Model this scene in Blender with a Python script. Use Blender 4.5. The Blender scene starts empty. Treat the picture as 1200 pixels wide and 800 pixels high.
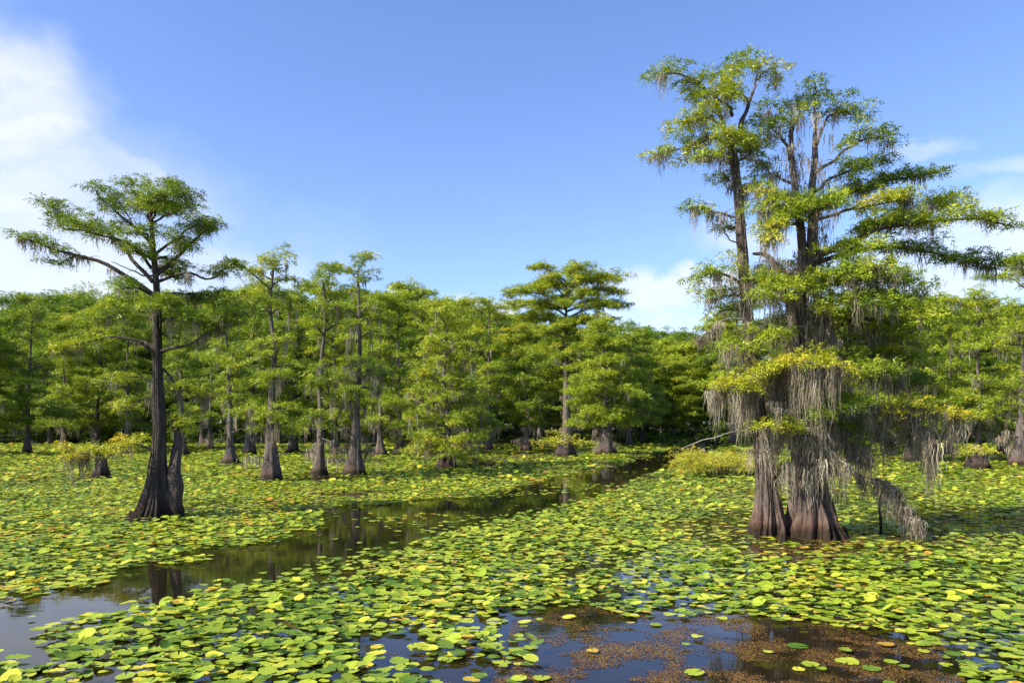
import bpy, math, random
import numpy as np
from mathutils import Vector, noise as mnoise

F, HY, CX, H0 = 900.0, 495.0, 600.0, 2.5      # lens (in photograph pixels), horizon row, centre, eye height
rng = np.random.default_rng(7)
random.seed(7)
scene = bpy.context.scene
COL = scene.collection

def W(px, py, Y):
    return np.array([(px - CX) / F * Y, Y, H0 + (HY - py) / F * Y])
def groundY(py):
    return F * H0 / (py - HY)

# ------------------------------------------------------------------ tags
def tag(o, label=None, cat=None, group=None, kind=None):
    if label: o['label'] = label
    if cat: o['category'] = cat
    if group: o['group'] = group
    if kind: o['kind'] = kind
    return o
def empty(name, loc):
    o = bpy.data.objects.new(name, None); o.location = loc; o.empty_display_size = .3
    COL.objects.link(o); return o
def link_mesh(name, me, parent=None):
    o = bpy.data.objects.new(name, me); COL.objects.link(o)
    if parent is not None: o.parent = parent
    return o

def mesh_np(name, V, quads=None, tris=None, mat=None, tint=None, smooth=False):
    me = bpy.data.meshes.new(name)
    V = np.asarray(V, dtype=np.float32)
    me.vertices.add(len(V)); me.vertices.foreach_set('co', V.ravel())
    loops, starts, tot = [], [], 0
    if quads is not None and len(quads):
        q = np.asarray(quads, dtype=np.int32); loops.append(q.ravel()); starts.append(np.arange(len(q)) * 4); tot = len(q) * 4
    if tris is not None and len(tris):
        t = np.asarray(tris, dtype=np.int32); loops.append(t.ravel()); starts.append(np.arange(len(t)) * 3 + tot)
    loops = np.concatenate(loops); starts = np.concatenate(starts)
    me.loops.add(len(loops)); me.loops.foreach_set('vertex_index', loops)
    me.polygons.add(len(starts)); me.polygons.foreach_set('loop_start', starts.astype(np.int32))
    me.update(calc_edges=True)
    if smooth: me.polygons.foreach_set('use_smooth', np.ones(len(starts), dtype=bool))
    if tint is not None:
        a = me.attributes.new('tint', 'FLOAT', 'FACE'); a.data.foreach_set('value', np.asarray(tint, dtype=np.float32))
    if mat: me.materials.append(mat)
    me.validate()
    return me

# ------------------------------------------------------------------ materials
def new_mat(name):
    m = bpy.data.materials.new(name); m.use_nodes = True
    nt = m.node_tree; nt.nodes.clear()
    out = nt.nodes.new('ShaderNodeOutputMaterial')
    return m, nt, out
def N(nt, t, **kw):
    n = nt.nodes.new(t)
    for k, v in kw.items():
        if k.startswith('i_'): n.inputs[k[2:].replace('_', ' ')].default_value = v
        else: setattr(n, k, v)
    return n
def ramp(nt, stops, fac):
    r = N(nt, 'ShaderNodeValToRGB')
    while len(r.color_ramp.elements) < len(stops): r.color_ramp.elements.new(.5)
    for e, (p, c) in zip(r.color_ramp.elements, stops):
        e.position = p; e.color = (*c, 1)
    nt.links.new(fac, r.inputs[0]); return r
def math_n(nt, op, a, b=None, clamp=False):
    n = N(nt, 'ShaderNodeMath', operation=op); n.use_clamp = clamp
    for i, v in enumerate((a, b)):
        if v is None: continue
        if isinstance(v, (int, float)): n.inputs[i].default_value = v
        else: nt.links.new(v, n.inputs[i])
    return n.outputs[0]

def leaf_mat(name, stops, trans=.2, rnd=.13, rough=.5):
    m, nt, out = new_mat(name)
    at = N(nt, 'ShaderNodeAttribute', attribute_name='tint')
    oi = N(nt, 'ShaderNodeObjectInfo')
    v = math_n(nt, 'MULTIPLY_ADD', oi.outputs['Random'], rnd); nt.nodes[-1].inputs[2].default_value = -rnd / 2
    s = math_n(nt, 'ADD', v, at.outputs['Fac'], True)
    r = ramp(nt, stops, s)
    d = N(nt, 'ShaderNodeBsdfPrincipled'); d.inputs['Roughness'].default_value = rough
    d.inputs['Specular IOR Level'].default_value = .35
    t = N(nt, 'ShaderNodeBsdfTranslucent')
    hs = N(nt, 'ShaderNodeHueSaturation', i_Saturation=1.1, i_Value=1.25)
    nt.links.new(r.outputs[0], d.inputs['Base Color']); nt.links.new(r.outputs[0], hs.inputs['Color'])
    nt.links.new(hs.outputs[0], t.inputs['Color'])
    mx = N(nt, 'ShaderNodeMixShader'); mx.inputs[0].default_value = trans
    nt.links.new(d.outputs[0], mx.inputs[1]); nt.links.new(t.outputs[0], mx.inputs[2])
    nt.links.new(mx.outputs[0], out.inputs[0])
    return m

def bark_mat(name, dark, light, red=(.09, .04, .025), scale=1.0):
    m, nt, out = new_mat(name)
    tc = N(nt, 'ShaderNodeTexCoord'); mp = N(nt, 'ShaderNodeMapping')
    mp.inputs['Scale'].default_value = (9 * scale, 9 * scale, .9 * scale)
    nt.links.new(tc.outputs['Object'], mp.inputs[0])
    n1 = N(nt, 'ShaderNodeTexNoise', i_Scale=2.2, i_Detail=7.0, i_Roughness=.65)
    nt.links.new(mp.outputs[0], n1.inputs['Vector'])
    n2 = N(nt, 'ShaderNodeTexNoise', i_Scale=1.3, i_Detail=4.0)
    nt.links.new(tc.outputs['Object'], n2.inputs['Vector'])
    s = math_n(nt, 'ADD', math_n(nt, 'MULTIPLY', n1.outputs['Fac'], .8), math_n(nt, 'MULTIPLY', n2.outputs['Fac'], .3))
    mid = tuple((a + b) * .5 for a, b in zip(dark, light))
    r = ramp(nt, [(.36, dark), (.52, mid), (.68, light)], s)
    # reddish wet band just above the waterline
    sep = N(nt, 'ShaderNodeSeparateXYZ'); nt.links.new(tc.outputs['Object'], sep.inputs[0])
    mr = N(nt, 'ShaderNodeMapRange'); mr.inputs['From Min'].default_value = .55; mr.inputs['From Max'].default_value = .05
    mr.inputs['To Min'].default_value = 0; mr.inputs['To Max'].default_value = .6
    zz = math_n(nt, 'ADD', sep.outputs['Z'], math_n(nt, 'MULTIPLY', n2.outputs['Fac'], -.35))
    nt.links.new(zz, mr.inputs['Value'])
    mc = N(nt, 'ShaderNodeMix', data_type='RGBA'); nt.links.new(mr.outputs[0], mc.inputs[0])
    nt.links.new(r.outputs[0], mc.inputs[6]); mc.inputs[7].default_value = (*red, 1)
    m2 = N(nt, 'ShaderNodeMapRange'); m2.inputs['From Min'].default_value = .16; m2.inputs['From Max'].default_value = -.02
    m2.inputs['To Max'].default_value = .85; nt.links.new(zz, m2.inputs['Value'])
    mc1 = mc; mc = N(nt, 'ShaderNodeMix', data_type='RGBA'); nt.links.new(m2.outputs[0], mc.inputs[0])
    nt.links.new(mc1.outputs[2], mc.inputs[6]); mc.inputs[7].default_value = (.018, .014, .008, 1)   # wet waterline stain
    b = N(nt, 'ShaderNodeBsdfPrincipled'); b.inputs['Roughness'].default_value = .9
    b.inputs['Specular IOR Level'].default_value = .2
    bp = N(nt, 'ShaderNodeBump', i_Strength=1.0, i_Distance=.09)
    nt.links.new(n1.outputs['Fac'], bp.inputs['Height'])
    nt.links.new(mc.outputs[2], b.inputs['Base Color']); nt.links.new(bp.outputs[0], b.inputs['Normal'])
    nt.links.new(b.outputs[0], out.inputs[0])
    return m

M = {}
M['bark'] = bark_mat('bark_grey', (.022, .017, .014), (.20, .165, .14))
M['bark_big'] = bark_mat('bark_big', (.016, .011, .009), (.23, .18, .145), red=(.13, .055, .033), scale=1.0)
M['bark_dark'] = bark_mat('bark_dark', (.022, .017, .014), (.12, .095, .078), red=(.04, .02, .014))
M['twig'] = bark_mat('dead_wood', (.2, .18, .15), (.45, .42, .37), red=(.3, .26, .2))
G0 = [(.0, (.065, .11, .009)), (.35, (.185, .265, .018)), (.65, (.375, .43, .03)), (.86, (.52, .48, .04)), (1.0, (.52, .33, .04))]
M['leaf'] = leaf_mat('cypress_leaf', G0)
M['leaf_yellow'] = leaf_mat('cypress_leaf_yellow', [(0, (.22, .29, .02)), (.45, (.45, .44, .03)), (.8, (.60, .47, .04)), (1, (.55, .30, .04))])
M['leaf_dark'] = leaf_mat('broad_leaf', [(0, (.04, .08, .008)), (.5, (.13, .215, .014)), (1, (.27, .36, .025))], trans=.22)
M['moss'] = leaf_mat('spanish_moss', [(0, (.09, .07, .045)), (.5, (.30, .255, .18)), (1, (.56, .50, .39))], trans=.35, rnd=.1, rough=.9)

def pad_mat(name, stops, per_obj=False):
    m, nt, out = new_mat(name)
    if per_obj:
        f = N(nt, 'ShaderNodeObjectInfo').outputs['Random']
    else:
        f = N(nt, 'ShaderNodeAttribute', attribute_name='tint').outputs['Fac']
    geo = N(nt, 'ShaderNodeNewGeometry')
    n = N(nt, 'ShaderNodeTexNoise', i_Scale=14.0, i_Detail=3.0)
    nt.links.new(geo.outputs['Position'], n.inputs['Vector'])
    s = math_n(nt, 'ADD', f, math_n(nt, 'MULTIPLY_ADD', n.outputs['Fac'], .5), True)
    nt.nodes[-2].inputs[2].default_value = -.25
    for nn in nt.nodes:
        if nn.type == 'MATH' and nn.operation == 'MULTIPLY_ADD': nn.inputs[2].default_value = -.25
    r = ramp(nt, stops, s)
    # small brown blemishes
    sp = N(nt, 'ShaderNodeTexNoise', i_Scale=45.0, i_Detail=2.0)
    nt.links.new(geo.outputs['Position'], sp.inputs['Vector'])
    spr = ramp(nt, [(.68, (0, 0, 0)), (.74, (1, 1, 1))], sp.outputs['Fac'])
    mc = N(nt, 'ShaderNodeMix', data_type='RGBA'); nt.links.new(math_n(nt, 'MULTIPLY', spr.outputs[0], .7), mc.inputs[0])
    nt.links.new(r.outputs[0], mc.inputs[6]); mc.inputs[7].default_value = (.20, .11, .03, 1)
    if per_obj:     # radiating veins of a real leaf
        tc = N(nt, 'ShaderNodeTexCoord'); sp3 = N(nt, 'ShaderNodeSeparateXYZ'); nt.links.new(tc.outputs['Object'], sp3.inputs[0])
        an = math_n(nt, 'ARCTAN2', sp3.outputs['Y'], sp3.outputs['X']); wv = math_n(nt, 'ABSOLUTE', math_n(nt, 'SINE', math_n(nt, 'MULTIPLY', an, 8.0)))
        vr = ramp(nt, [(.0, (.5, .5, .5)), (.22, (0, 0, 0))], wv)
        base = mc; mc = N(nt, 'ShaderNodeMix', data_type='RGBA'); nt.links.new(vr.outputs[0], mc.inputs[0])
        hs = N(nt, 'ShaderNodeHueSaturation', i_Saturation=.85, i_Value=1.45); nt.links.new(base.outputs[2], hs.inputs['Color'])
        nt.links.new(base.outputs[2], mc.inputs[6]); nt.links.new(hs.outputs[0], mc.inputs[7])
    b = N(nt, 'ShaderNodeBsdfPrincipled'); b.inputs['Roughness'].default_value = .5
    b.inputs['Specular IOR Level'].default_value = .22
    bp = N(nt, 'ShaderNodeBump', i_Strength=.35, i_Distance=.01); nt.links.new(n.outputs['Fac'], bp.inputs['Height'])
    nt.links.new(bp.outputs[0], b.inputs['Normal'])
    nt.links.new(mc.outputs[2], b.inputs['Base Color'])
    t = N(nt, 'ShaderNodeBsdfTranslucent'); nt.links.new(mc.outputs[2], t.inputs[0])
    mx = N(nt, 'ShaderNodeMixShader'); mx.inputs[0].default_value = .2
    nt.links.new(b.outputs[0], mx.inputs[1]); nt.links.new(t.outputs[0], mx.inputs[2])
    nt.links.new(mx.outputs[0], out.inputs[0])
    return m
GRN, LIM, YLG, YEL, BRN = (.07, .15, .015), (.25, .34, .025), (.43, .48, .04), (.62, .54, .05), (.40, .19, .03)
M['pads'] = pad_mat('lily_pads', [(0, GRN), (.35, LIM), (.65, YLG), (.88, YEL), (1, BRN)])
M['pad_green'] = pad_mat('lily_pad_green', [(0, GRN), (1, LIM)], True)
M['pad_lime'] = pad_mat('lily_pad_lime', [(0, LIM), (1, YLG)], True)
M['pad_yellow'] = pad_mat('lily_pad_yellow', [(0, YLG), (1, YEL)], True)
M['pad_rust'] = pad_mat('lily_pad_rust', [(0, YEL), (1, BRN)], True)

def water_mat():
    m, nt, out = new_mat('lake_water')
    geo = N(nt, 'ShaderNodeNewGeometry')
    n = N(nt, 'ShaderNodeTexNoise', i_Scale=.45, i_Detail=5.0); nt.links.new(geo.outputs['Position'], n.inputs['Vector'])
    r = ramp(nt, [(.35, (.006, .006, .003)), (.7, (.022, .014, .006))], n.outputs['Fac'])
    b = N(nt, 'ShaderNodeBsdfPrincipled'); b.inputs['Roughness'].default_value = .03; b.inputs['IOR'].default_value = 1.33
    nt.links.new(r.outputs[0], b.inputs['Base Color'])
    mp = N(nt, 'ShaderNodeMapping'); mp.inputs['Scale'].default_value = (1, 2.2, 1); nt.links.new(geo.outputs['Position'], mp.inputs[0])
    w = N(nt, 'ShaderNodeTexNoise', i_Scale=2.6, i_Detail=2.0); nt.links.new(mp.outputs[0], w.inputs['Vector'])
    bp = N(nt, 'ShaderNodeBump', i_Strength=.02, i_Distance=.04); nt.links.new(w.outputs['Fac'], bp.inputs['Height'])
    nt.links.new(bp.outputs[0], b.inputs['Normal'])
    nt.links.new(b.outputs[0], out.inputs[0])
    return m
M['water'] = water_mat()
def plain_noise_mat(name, stops, scale, tint=False, rough=.9):
    m, nt, out = new_mat(name)
    if tint: f = N(nt, 'ShaderNodeAttribute', attribute_name='tint').outputs['Fac']
    else:
        geo = N(nt, 'ShaderNodeNewGeometry'); n = N(nt, 'ShaderNodeTexNoise', i_Scale=scale, i_Detail=6.0)
        nt.links.new(geo.outputs['Position'], n.inputs['Vector']); f = n.outputs['Fac']
    r = ramp(nt, stops, f)
    b = N(nt, 'ShaderNodeBsdfPrincipled'); b.inputs['Roughness'].default_value = rough
    nt.links.new(r.outputs[0], b.inputs['Base Color']); nt.links.new(b.outputs[0], out.inputs[0])
    return m
M['bank'] = plain_noise_mat('forest_floor', [(.3, (.03, .03, .012)), (.7, (.06, .055, .02))], .6)
M['weed'] = plain_noise_mat('pond_weed', [(0, (.02, .012, .005)), (.5, (.13, .062, .012)), (.85, (.26, .14, .02)), (1, (.20, .20, .03))], 1, True, .6)

# ------------------------------------------------------------------ path helpers
def resample(P, n):
    P = np.asarray(P, float)
    if len(P) < 3:
        t = np.linspace(0, 1, n)[:, None]; return P[0] * (1 - t) + P[-1] * t
    E = np.vstack([2 * P[0] - P[1], P, 2 * P[-1] - P[-2]])
    out = []
    for u in np.linspace(0, len(P) - 1 - 1e-6, n):
        i = int(u); t = u - i
        a, b, c, d = E[i], E[i + 1], E[i + 2], E[i + 3]
        out.append(.5 * ((2 * b) + (c - a) * t + (2 * a - 5 * b + 4 * c - d) * t * t + (3 * b - a - 3 * c + d) * t ** 3))
    return np.array(out)
def wiggle(P, amp, seed):
    P = P.copy(); n = len(P); r = np.random.default_rng(abs(int(seed)))
    ph = r.uniform(0, 6.28, (3, 3)); t = np.linspace(0, 1, n)
    for ax in range(3):
        for k, f in enumerate((2.3, 4.7, 8.1)):
            P[:, ax] += amp / (k + 1) * (np.sin(f * 3 * t + ph[ax, k]) - math.sin(ph[ax, k])) * (.6 if ax == 2 else 1)
    return P
def unit(v):
    return v / (np.linalg.norm(v, axis=-1, keepdims=True) + 1e-9)

class Wood:
    def __init__(s): s.V = []; s.Q = []; s.n = 0
    def tube(s, P, R, sides=7, cap=True):
        P = np.asarray(P, float); n = len(P)
        R = np.asarray(R, float)
        T = unit(np.gradient(P, axis=0))
        ref = np.array([0, 0, 1.]) if abs(T[:, 2].mean()) < .7 else np.array([1., 0, 0])
        A = unit(np.cross(T, ref)); B = np.cross(T, A)
        th = np.linspace(0, 2 * math.pi, sides, endpoint=False)
        if R.ndim == 1: R = np.repeat(R[:, None], sides, 1)
        V = P[:, None] + R[..., None] * (np.cos(th)[None, :, None] * A[:, None] + np.sin(th)[None, :, None] * B[:, None])
        s.V.append(V.reshape(-1, 3))
        i = np.arange(n - 1)[:, None] * sides; j = np.arange(sides)[None]; j2 = (j + 1) % sides
        q = np.stack([i + j, i + j2, i + sides + j2, i + sides + j], -1).reshape(-1, 4) + s.n
        s.Q.append(q); s.n += n * sides
    def mesh(s, name, mat):
        return mesh_np(name, np.vstack(s.V), quads=np.vstack(s.Q), mat=mat, smooth=True)

def trunk_tube(wood, P, r_base, r_top, flare, flare_h, seed, sides=28, lobes=7, flute=.28, fine=0.0):
    r = np.random.default_rng(abs(int(seed)))
    n = len(P); z = P[:, 2] - P[0, 2]; t = z / max(z[-1], .01)
    th = np.linspace(0, 2 * math.pi, sides, endpoint=False)
    core = r_base + (r_top - r_base) * t ** .8
    fl = np.exp(-z / flare_h)
    ph = r.uniform(0, 6.28, 4)
    lob = (np.abs(np.cos(th * lobes / 2 + ph[0] + .5 * np.sin(th * 2 + ph[1])))) ** .8 - .6
    lob2 = np.cos(th * (lobes * 2 + 1) + ph[2]) * .35
    R = core[:, None] + (flare - r_base) * fl[:, None] * (1 + flute * 1.3 * lob[None] + flute * .35 * lob2[None])
    R += (core * .16)[:, None] * lob[None] + (core * .10)[:, None] * lob2[None]
    R *= 1 + .05 * np.sin(z[:, None] * 3.1 + th[None] * 2 + ph[3]) + .025 * np.sin(z[:, None] * 9 + th[None] * 3)
    if fine:
        tw = th[None] + .12 * np.sin(z[:, None] * 1.7 + 3 * th[None])
        R *= 1 - fine * np.exp(-np.clip(t, 0, 1) * 1.2)[:, None] * (np.abs(np.sin(tw * 9.5 + ph[1])) ** .5 < .62) - fine * .45 * (np.sin(tw * 31 + ph[2] + z[:, None] * .8) > .3)
    wood.tube(P, R, sides)

class Leaves:
    """foliage: many little sprays, each with small leaf blades to both sides"""
    def __init__(s): s.O = []; s.D = []; s.L = []; s.T = []; s.S = []
    def clump(s, c, rad, flat, n, spray, size, tint, r):
        u = unit(r.normal(size=(n, 3))); u[:, 2] = np.abs(u[:, 2]) * .9 - .15
        k = r.random(n) ** .5
        o = c + u * (k * rad)[:, None] * np.array([1, 1, flat])
        d = u * np.array([1, 1, .35]) + r.normal(size=(n, 3)) * .35
        d[:, 2] -= .12
        s.O.append(o); s.D.append(unit(d)); s.L.append(spray * r.uniform(.6, 1.25, n))
        s.T.append(tint + r.normal(size=n) * .07); s.S.append(np.full(n, size))
    def mesh(s, name, mat, m=7, seed=1, aspect=.29):
        r = np.random.default_rng(abs(int(seed)))
        O = np.vstack(s.O); D = np.vstack(s.D); L = np.concatenate(s.L); T = np.concatenate(s.T); S = np.concatenate(s.S)
        n = len(O)
        up = unit(np.array([0, 0, 1.]) + r.normal(size=(n, 3)) * .42)
        B = unit(np.cross(D, up)); Nn = np.cross(B, D)
        t = (np.arange(m) + .7) / m
        side = np.where(np.arange(m) % 2 == 0, 1., -1.)
        pos = O[:, None] + D[:, None] * (t[None, :, None] * L[:, None, None])
        pos[..., 2] -= (t[None] ** 2) * L[:, None] * .28
        ld = unit(D[:, None] * .65 + B[:, None] * side[None, :, None] * .8 + r.normal(size=(n, m, 3)) * .28)
        nn = unit(Nn[:, None] + r.normal(size=(n, m, 3)) * .45)
        wv = unit(np.cross(ld, nn))
        ll = (S[:, None] * (1.1 - .55 * t[None]) * r.uniform(.7, 1.3, (n, m)))[..., None]
        ww = ll * aspect * .5
        p0 = pos; p1 = pos + ld * ll * .45 + wv * ww; p2 = pos + ld * ll; p3 = pos + ld * ll * .45 - wv * ww
        V = np.stack([p0, p1, p2, p3], 2).reshape(-1, 3)
        Q = np.arange(len(V)).reshape(-1, 4)
        tint = np.clip(np.repeat(T, m) + r.normal(size=n * m) * .05, 0, 1)
        return mesh_np(name, V, quads=Q, mat=mat, tint=tint)

class Moss:
    def __init__(s): s.P = []; s.L = []; s.Wd = []; s.T = []
    def hang(s, p, length, width, n, spread, r):
        o = p + r.normal(size=(n, 3)) * np.array([spread, spread, spread * .3])
        k = int(n * 2.6); spread *= 1.0
        o = p + r.normal(size=(k, 3)) * np.array([spread, spread, spread * .3])
        dd = np.linalg.norm((o - p)[:, :2], axis=1) / (spread * 1.6 + 1e-6)
        s.P.append(o); s.L.append(length * r.uniform(.25, 1.1, k) * np.exp(-dd ** 2 * .28)); s.Wd.append(np.full(k, width * .60) * r.uniform(.4, 1.5, k))
        s.T.append(np.full(k, np.clip(r.normal(.46, .2), .05, .74)))
    def mesh(s, name, mat, seg=5, seed=1):
        r = np.random.default_rng(abs(int(seed)))
        P = np.vstack(s.P); L = np.concatenate(s.L); Wd = np.concatenate(s.Wd); n = len(P)
        t = np.linspace(0, 1, seg + 1)
        a = r.uniform(0, math.pi, n); ax = np.stack([np.cos(a), np.sin(a), np.zeros(n)], -1)
        pts = P[:, None] + np.zeros((n, seg + 1, 3))
        pts[..., 2] -= t[None] * L[:, None]
        j = r.normal(size=(n, seg + 1, 2)) * .03; j[:, 0] = 0
        pts[..., :2] += np.cumsum(j, 1) * (L[:, None, None] ** .5) * .8
        wd = Wd[:, None] * (np.array([.55] + [1 - .8 * x for x in t[1:]]))[None] * r.uniform(.45, 1.3, (n, seg + 1))
        V = np.stack([pts + ax[:, None] * wd[..., None] * .5, pts - ax[:, None] * wd[..., None] * .5], 2)  # n,seg+1,2,3
        base = np.arange(n)[:, None] * (seg + 1) * 2; k = np.arange(seg)[None] * 2
        Q = np.stack([base + k, base + k + 1, base + k + 3, base + k + 2], -1).reshape(-1, 4)
        tint = np.clip(np.repeat(np.concatenate(s.T) + r.normal(0, .1, n), seg), 0, 1)
        return mesh_np(name, V.reshape(-1, 3), quads=Q, mat=mat, tint=tint)

class Q:  # quality set: sizes of clump and leaf for one viewing distance
    def __init__(s, rad, flat, n, spray, size, per_m): s.rad, s.flat, s.n, s.spray, s.size, s.per_m = rad, flat, n, spray, size, per_m
HERO = Q(.22, .75, 36, .19, .085, 4.2)
MID = Q(.48, .5, 15, .42, .17, 1.35)

def foliate(path, lv, wood, moss, q, r, t0=.3, spread=.9, tint=.45, tvar=.12, moss_amt=.3, moss_len=.5, droop=.0, mw=.03):
    """side twigs with leaf clumps on them along a limb"""
    seg = np.linalg.norm(np.diff(path, axis=0), axis=1); Ltot = seg.sum()
    n = max(2, int(Ltot * (1 - t0) * q.per_m * (1 + spread)))
    for i in range(n):
        t = t0 + (1 - t0) * (i + r.random()) / n
        u = t * (len(path) - 1); k = min(int(u), len(path) - 2)
        p = path[k] + (path[k + 1] - path[k]) * (u - k)
        d = unit(path[k + 1] - path[k])
        hz = unit(np.array([-d[1], d[0], 0.]) + 1e-6) * (1 if i % 2 else -1)
        tl = spread * r.uniform(.25, 1.0) * (1.1 - .55 * t)
        e = p + (hz * r.uniform(.5, 1) + d * r.uniform(.1, .8)) * tl + np.array([0, 0, tl * r.uniform(-.35, .6) - droop * tl])
        m = (p + e) / 2 + np.array([0, 0, tl * .12])
        if wood is not None and tl > .25:
            wood.tube(resample([p, m, e], 4), np.linspace(.012 + .008 * tl, .004, 4) * (q.rad / .26), 4)
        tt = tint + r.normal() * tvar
        for c, sc in ((e, 1.), (m + r.normal(size=3) * .1 * q.rad, .75)):
            if sc < 1 and tl < .35: continue
            lv.clump(c, q.rad * sc * r.uniform(.55, 1.45), q.flat, int(q.n * sc), q.spray, q.size, tt, r)
        if moss is not None and r.random() < moss_amt:
            moss.hang(m - np.array([0, 0, .03]), moss_len * r.uniform(.4, 1.4), mw, int(4 + 5 * r.random()), .07 * q.rad / .26, r)

def finish_tree(name, loc, wood_me, limbs, lv_me, moss_me, label, cat='cypress tree', group=None):
    t = empty(name, loc); tag(t, label, cat, group)
    link_mesh('trunk', wood_me, t)
    for l in limbs: link_mesh('limb', l, t)
    if lv_me: link_mesh('crown', lv_me, t)
    if moss_me: tag(link_mesh('hanging_moss', moss_me, t), kind='stuff')
    return t

# ------------------------------------------------------------------ hero trees
def hero(label, base, trunk_px, r_base, r_top, flare, flare_h, stems, limbs, extra, seed, bark, tint=.45, Yoff=0,
         moss_mul=1., lobes=7, tvar=.12, top_fol=1.0):
    r = np.random.default_rng(abs(int(seed)))
    Y0 = groundY(base[1]) ; O = W(base[0], base[1], Y0); O[2] = 0
    def PX(pts, dy):
        n = len(pts); out = []
        for i, p in enumerate(pts):
            f = i / (n - 1)
            d = p[2] if len(p) > 2 else dy * f
            out.append(W(p[0], p[1], Y0 + d) - O)
        return np.array(out)
    wood = Wood(); lv = Leaves(); moss = Moss(); ylv = Leaves(); LM = []
    tp = PX(trunk_px, 0); tp[0, 2] = -.15
    P = resample(tp, 60); P[:, 1] += np.sin(np.linspace(0, 5, 60)) * .05
    trunk_tube(wood, P, r_base, r_top, flare, flare_h, seed, sides=200, lobes=lobes, fine=.11, flute=.42)
    for (pts, dy, r0, r1) in stems:
        p = wiggle(resample(PX(pts, dy), 26), .03, seed + len(pts))
        sides = 14; th = np.linspace(0, 6.283, sides, endpoint=False)
        R = np.linspace(r0, r1, 26)[:, None] * (1 + .12 * np.cos(3 * th + 1)[None] + .06 * np.sin(np.linspace(0, 20, 26))[:, None])
        wood.tube(p, R, sides)
    for L in limbs:
        pts, dy, r0 = L['p'], L.get('dy', 0.), L.get('r', .05)
        n = 18
        p = wiggle(resample(PX(pts, dy), n), .045, seed + int(pts[-1][0]))
        w2 = Wood(); w2.tube(p, r0 * .8 * (1 - .85 * np.linspace(0, 1, n) ** .7) + .006, 8)
        if L.get('fol', 1):
            foliate(p, ylv if L.get('y') else lv, w2, moss, HERO, r, t0=L.get('t0', .3), spread=L.get('s', .75), tint=L.get('tint', tint), tvar=tvar,
                    moss_amt=L.get('m', .3) * moss_mul, moss_len=L.get('ml', .45))
        # moss hanging straight off the limb
        for i in range(int(L.get('mb', 4) * moss_mul * .95)):
            t = r.uniform(L.get('mt', .1), 1); u = t * (n - 1); k = min(int(u), n - 2)
            q0 = p[k] + (p[k + 1] - p[k]) * (u - k)
            moss.hang(q0, L.get('mbl', .5) * r.uniform(.35, 1.45), .036, int(r.integers(9, 20)), .07, r)
        # a few bare twigs
        for i in range(3):
            k = int(r.integers(3, n - 2)); e = p[k] + unit(r.normal(size=3)) * np.array([1, 1, .6]) * r.uniform(.15, .4)
            w2.tube(resample([p[k], (p[k] + e) / 2 + [0, 0, .04], e], 4), np.linspace(.01, .003, 4), 4)
        LM.append(w2.mesh('limb', bark if not L.get('dead') else M['twig']))
    # limbs on the sides the photograph cannot separate: towards and away from the camera
    for (py0, py1, cnt, ln, mo) in extra:
        for i in range(cnt):
            py = r.uniform(py0, py1); z = H0 + (HY - py) / F * Y0
            k = int(np.argmin(np.abs(P[:, 2] - z))); q0 = P[min(k, 59)].copy(); q0[2] = z
            if z > P[-1, 2]: q0 = P[-1].copy(); q0[2] = z - .1
            a = math.pi / 2 * (1 if i % 2 else -1) + r.uniform(-.8, .8)
            l = ln * r.uniform(.6, 1.1)
            d = np.array([math.cos(a), math.sin(a), 0])
            p = wiggle(resample([q0, q0 + d * l * .5 + [0, 0, l * .12], q0 + d * l + [0, 0, l * .06]], 10), .04, seed + i)
            w2 = Wood(); w2.tube(p, np.linspace(.045, .012, 10), 6)
            foliate(p, lv, w2, moss, HERO, r, t0=.3, spread=.7, tint=tint, tvar=tvar, moss_amt=mo * moss_mul, moss_len=.6)
            LM.append(w2.mesh('limb', bark))
    return r, Y0, O, PX, wood, lv, ylv, moss, LM

def finish_hero(H, label, bark, seed, m=7, group=None):
    r, Y0, O, PX, wood, lv, ylv, moss, LM = H
    t = empty('cypress_tree', O); tag(t, label, 'cypress tree', group)
    link_mesh('trunk', wood.mesh('trunk', bark), t)
    for l in LM: link_mesh('limb', l, t)
    link_mesh('crown', lv.mesh('crown', M['leaf'], m, seed), t)
    if ylv.O: tag(link_mesh('low_foliage', ylv.mesh('low_foliage', M['leaf_yellow'], m, seed + 1), t), 'yellow-green low foliage tier')
    if moss.P: tag(link_mesh('hanging_moss', moss.mesh('hanging_moss', M['moss'], 8, seed), t), kind='stuff')
    return t

def L(*pts, **k):
    k['p'] = list(pts); return k

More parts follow.
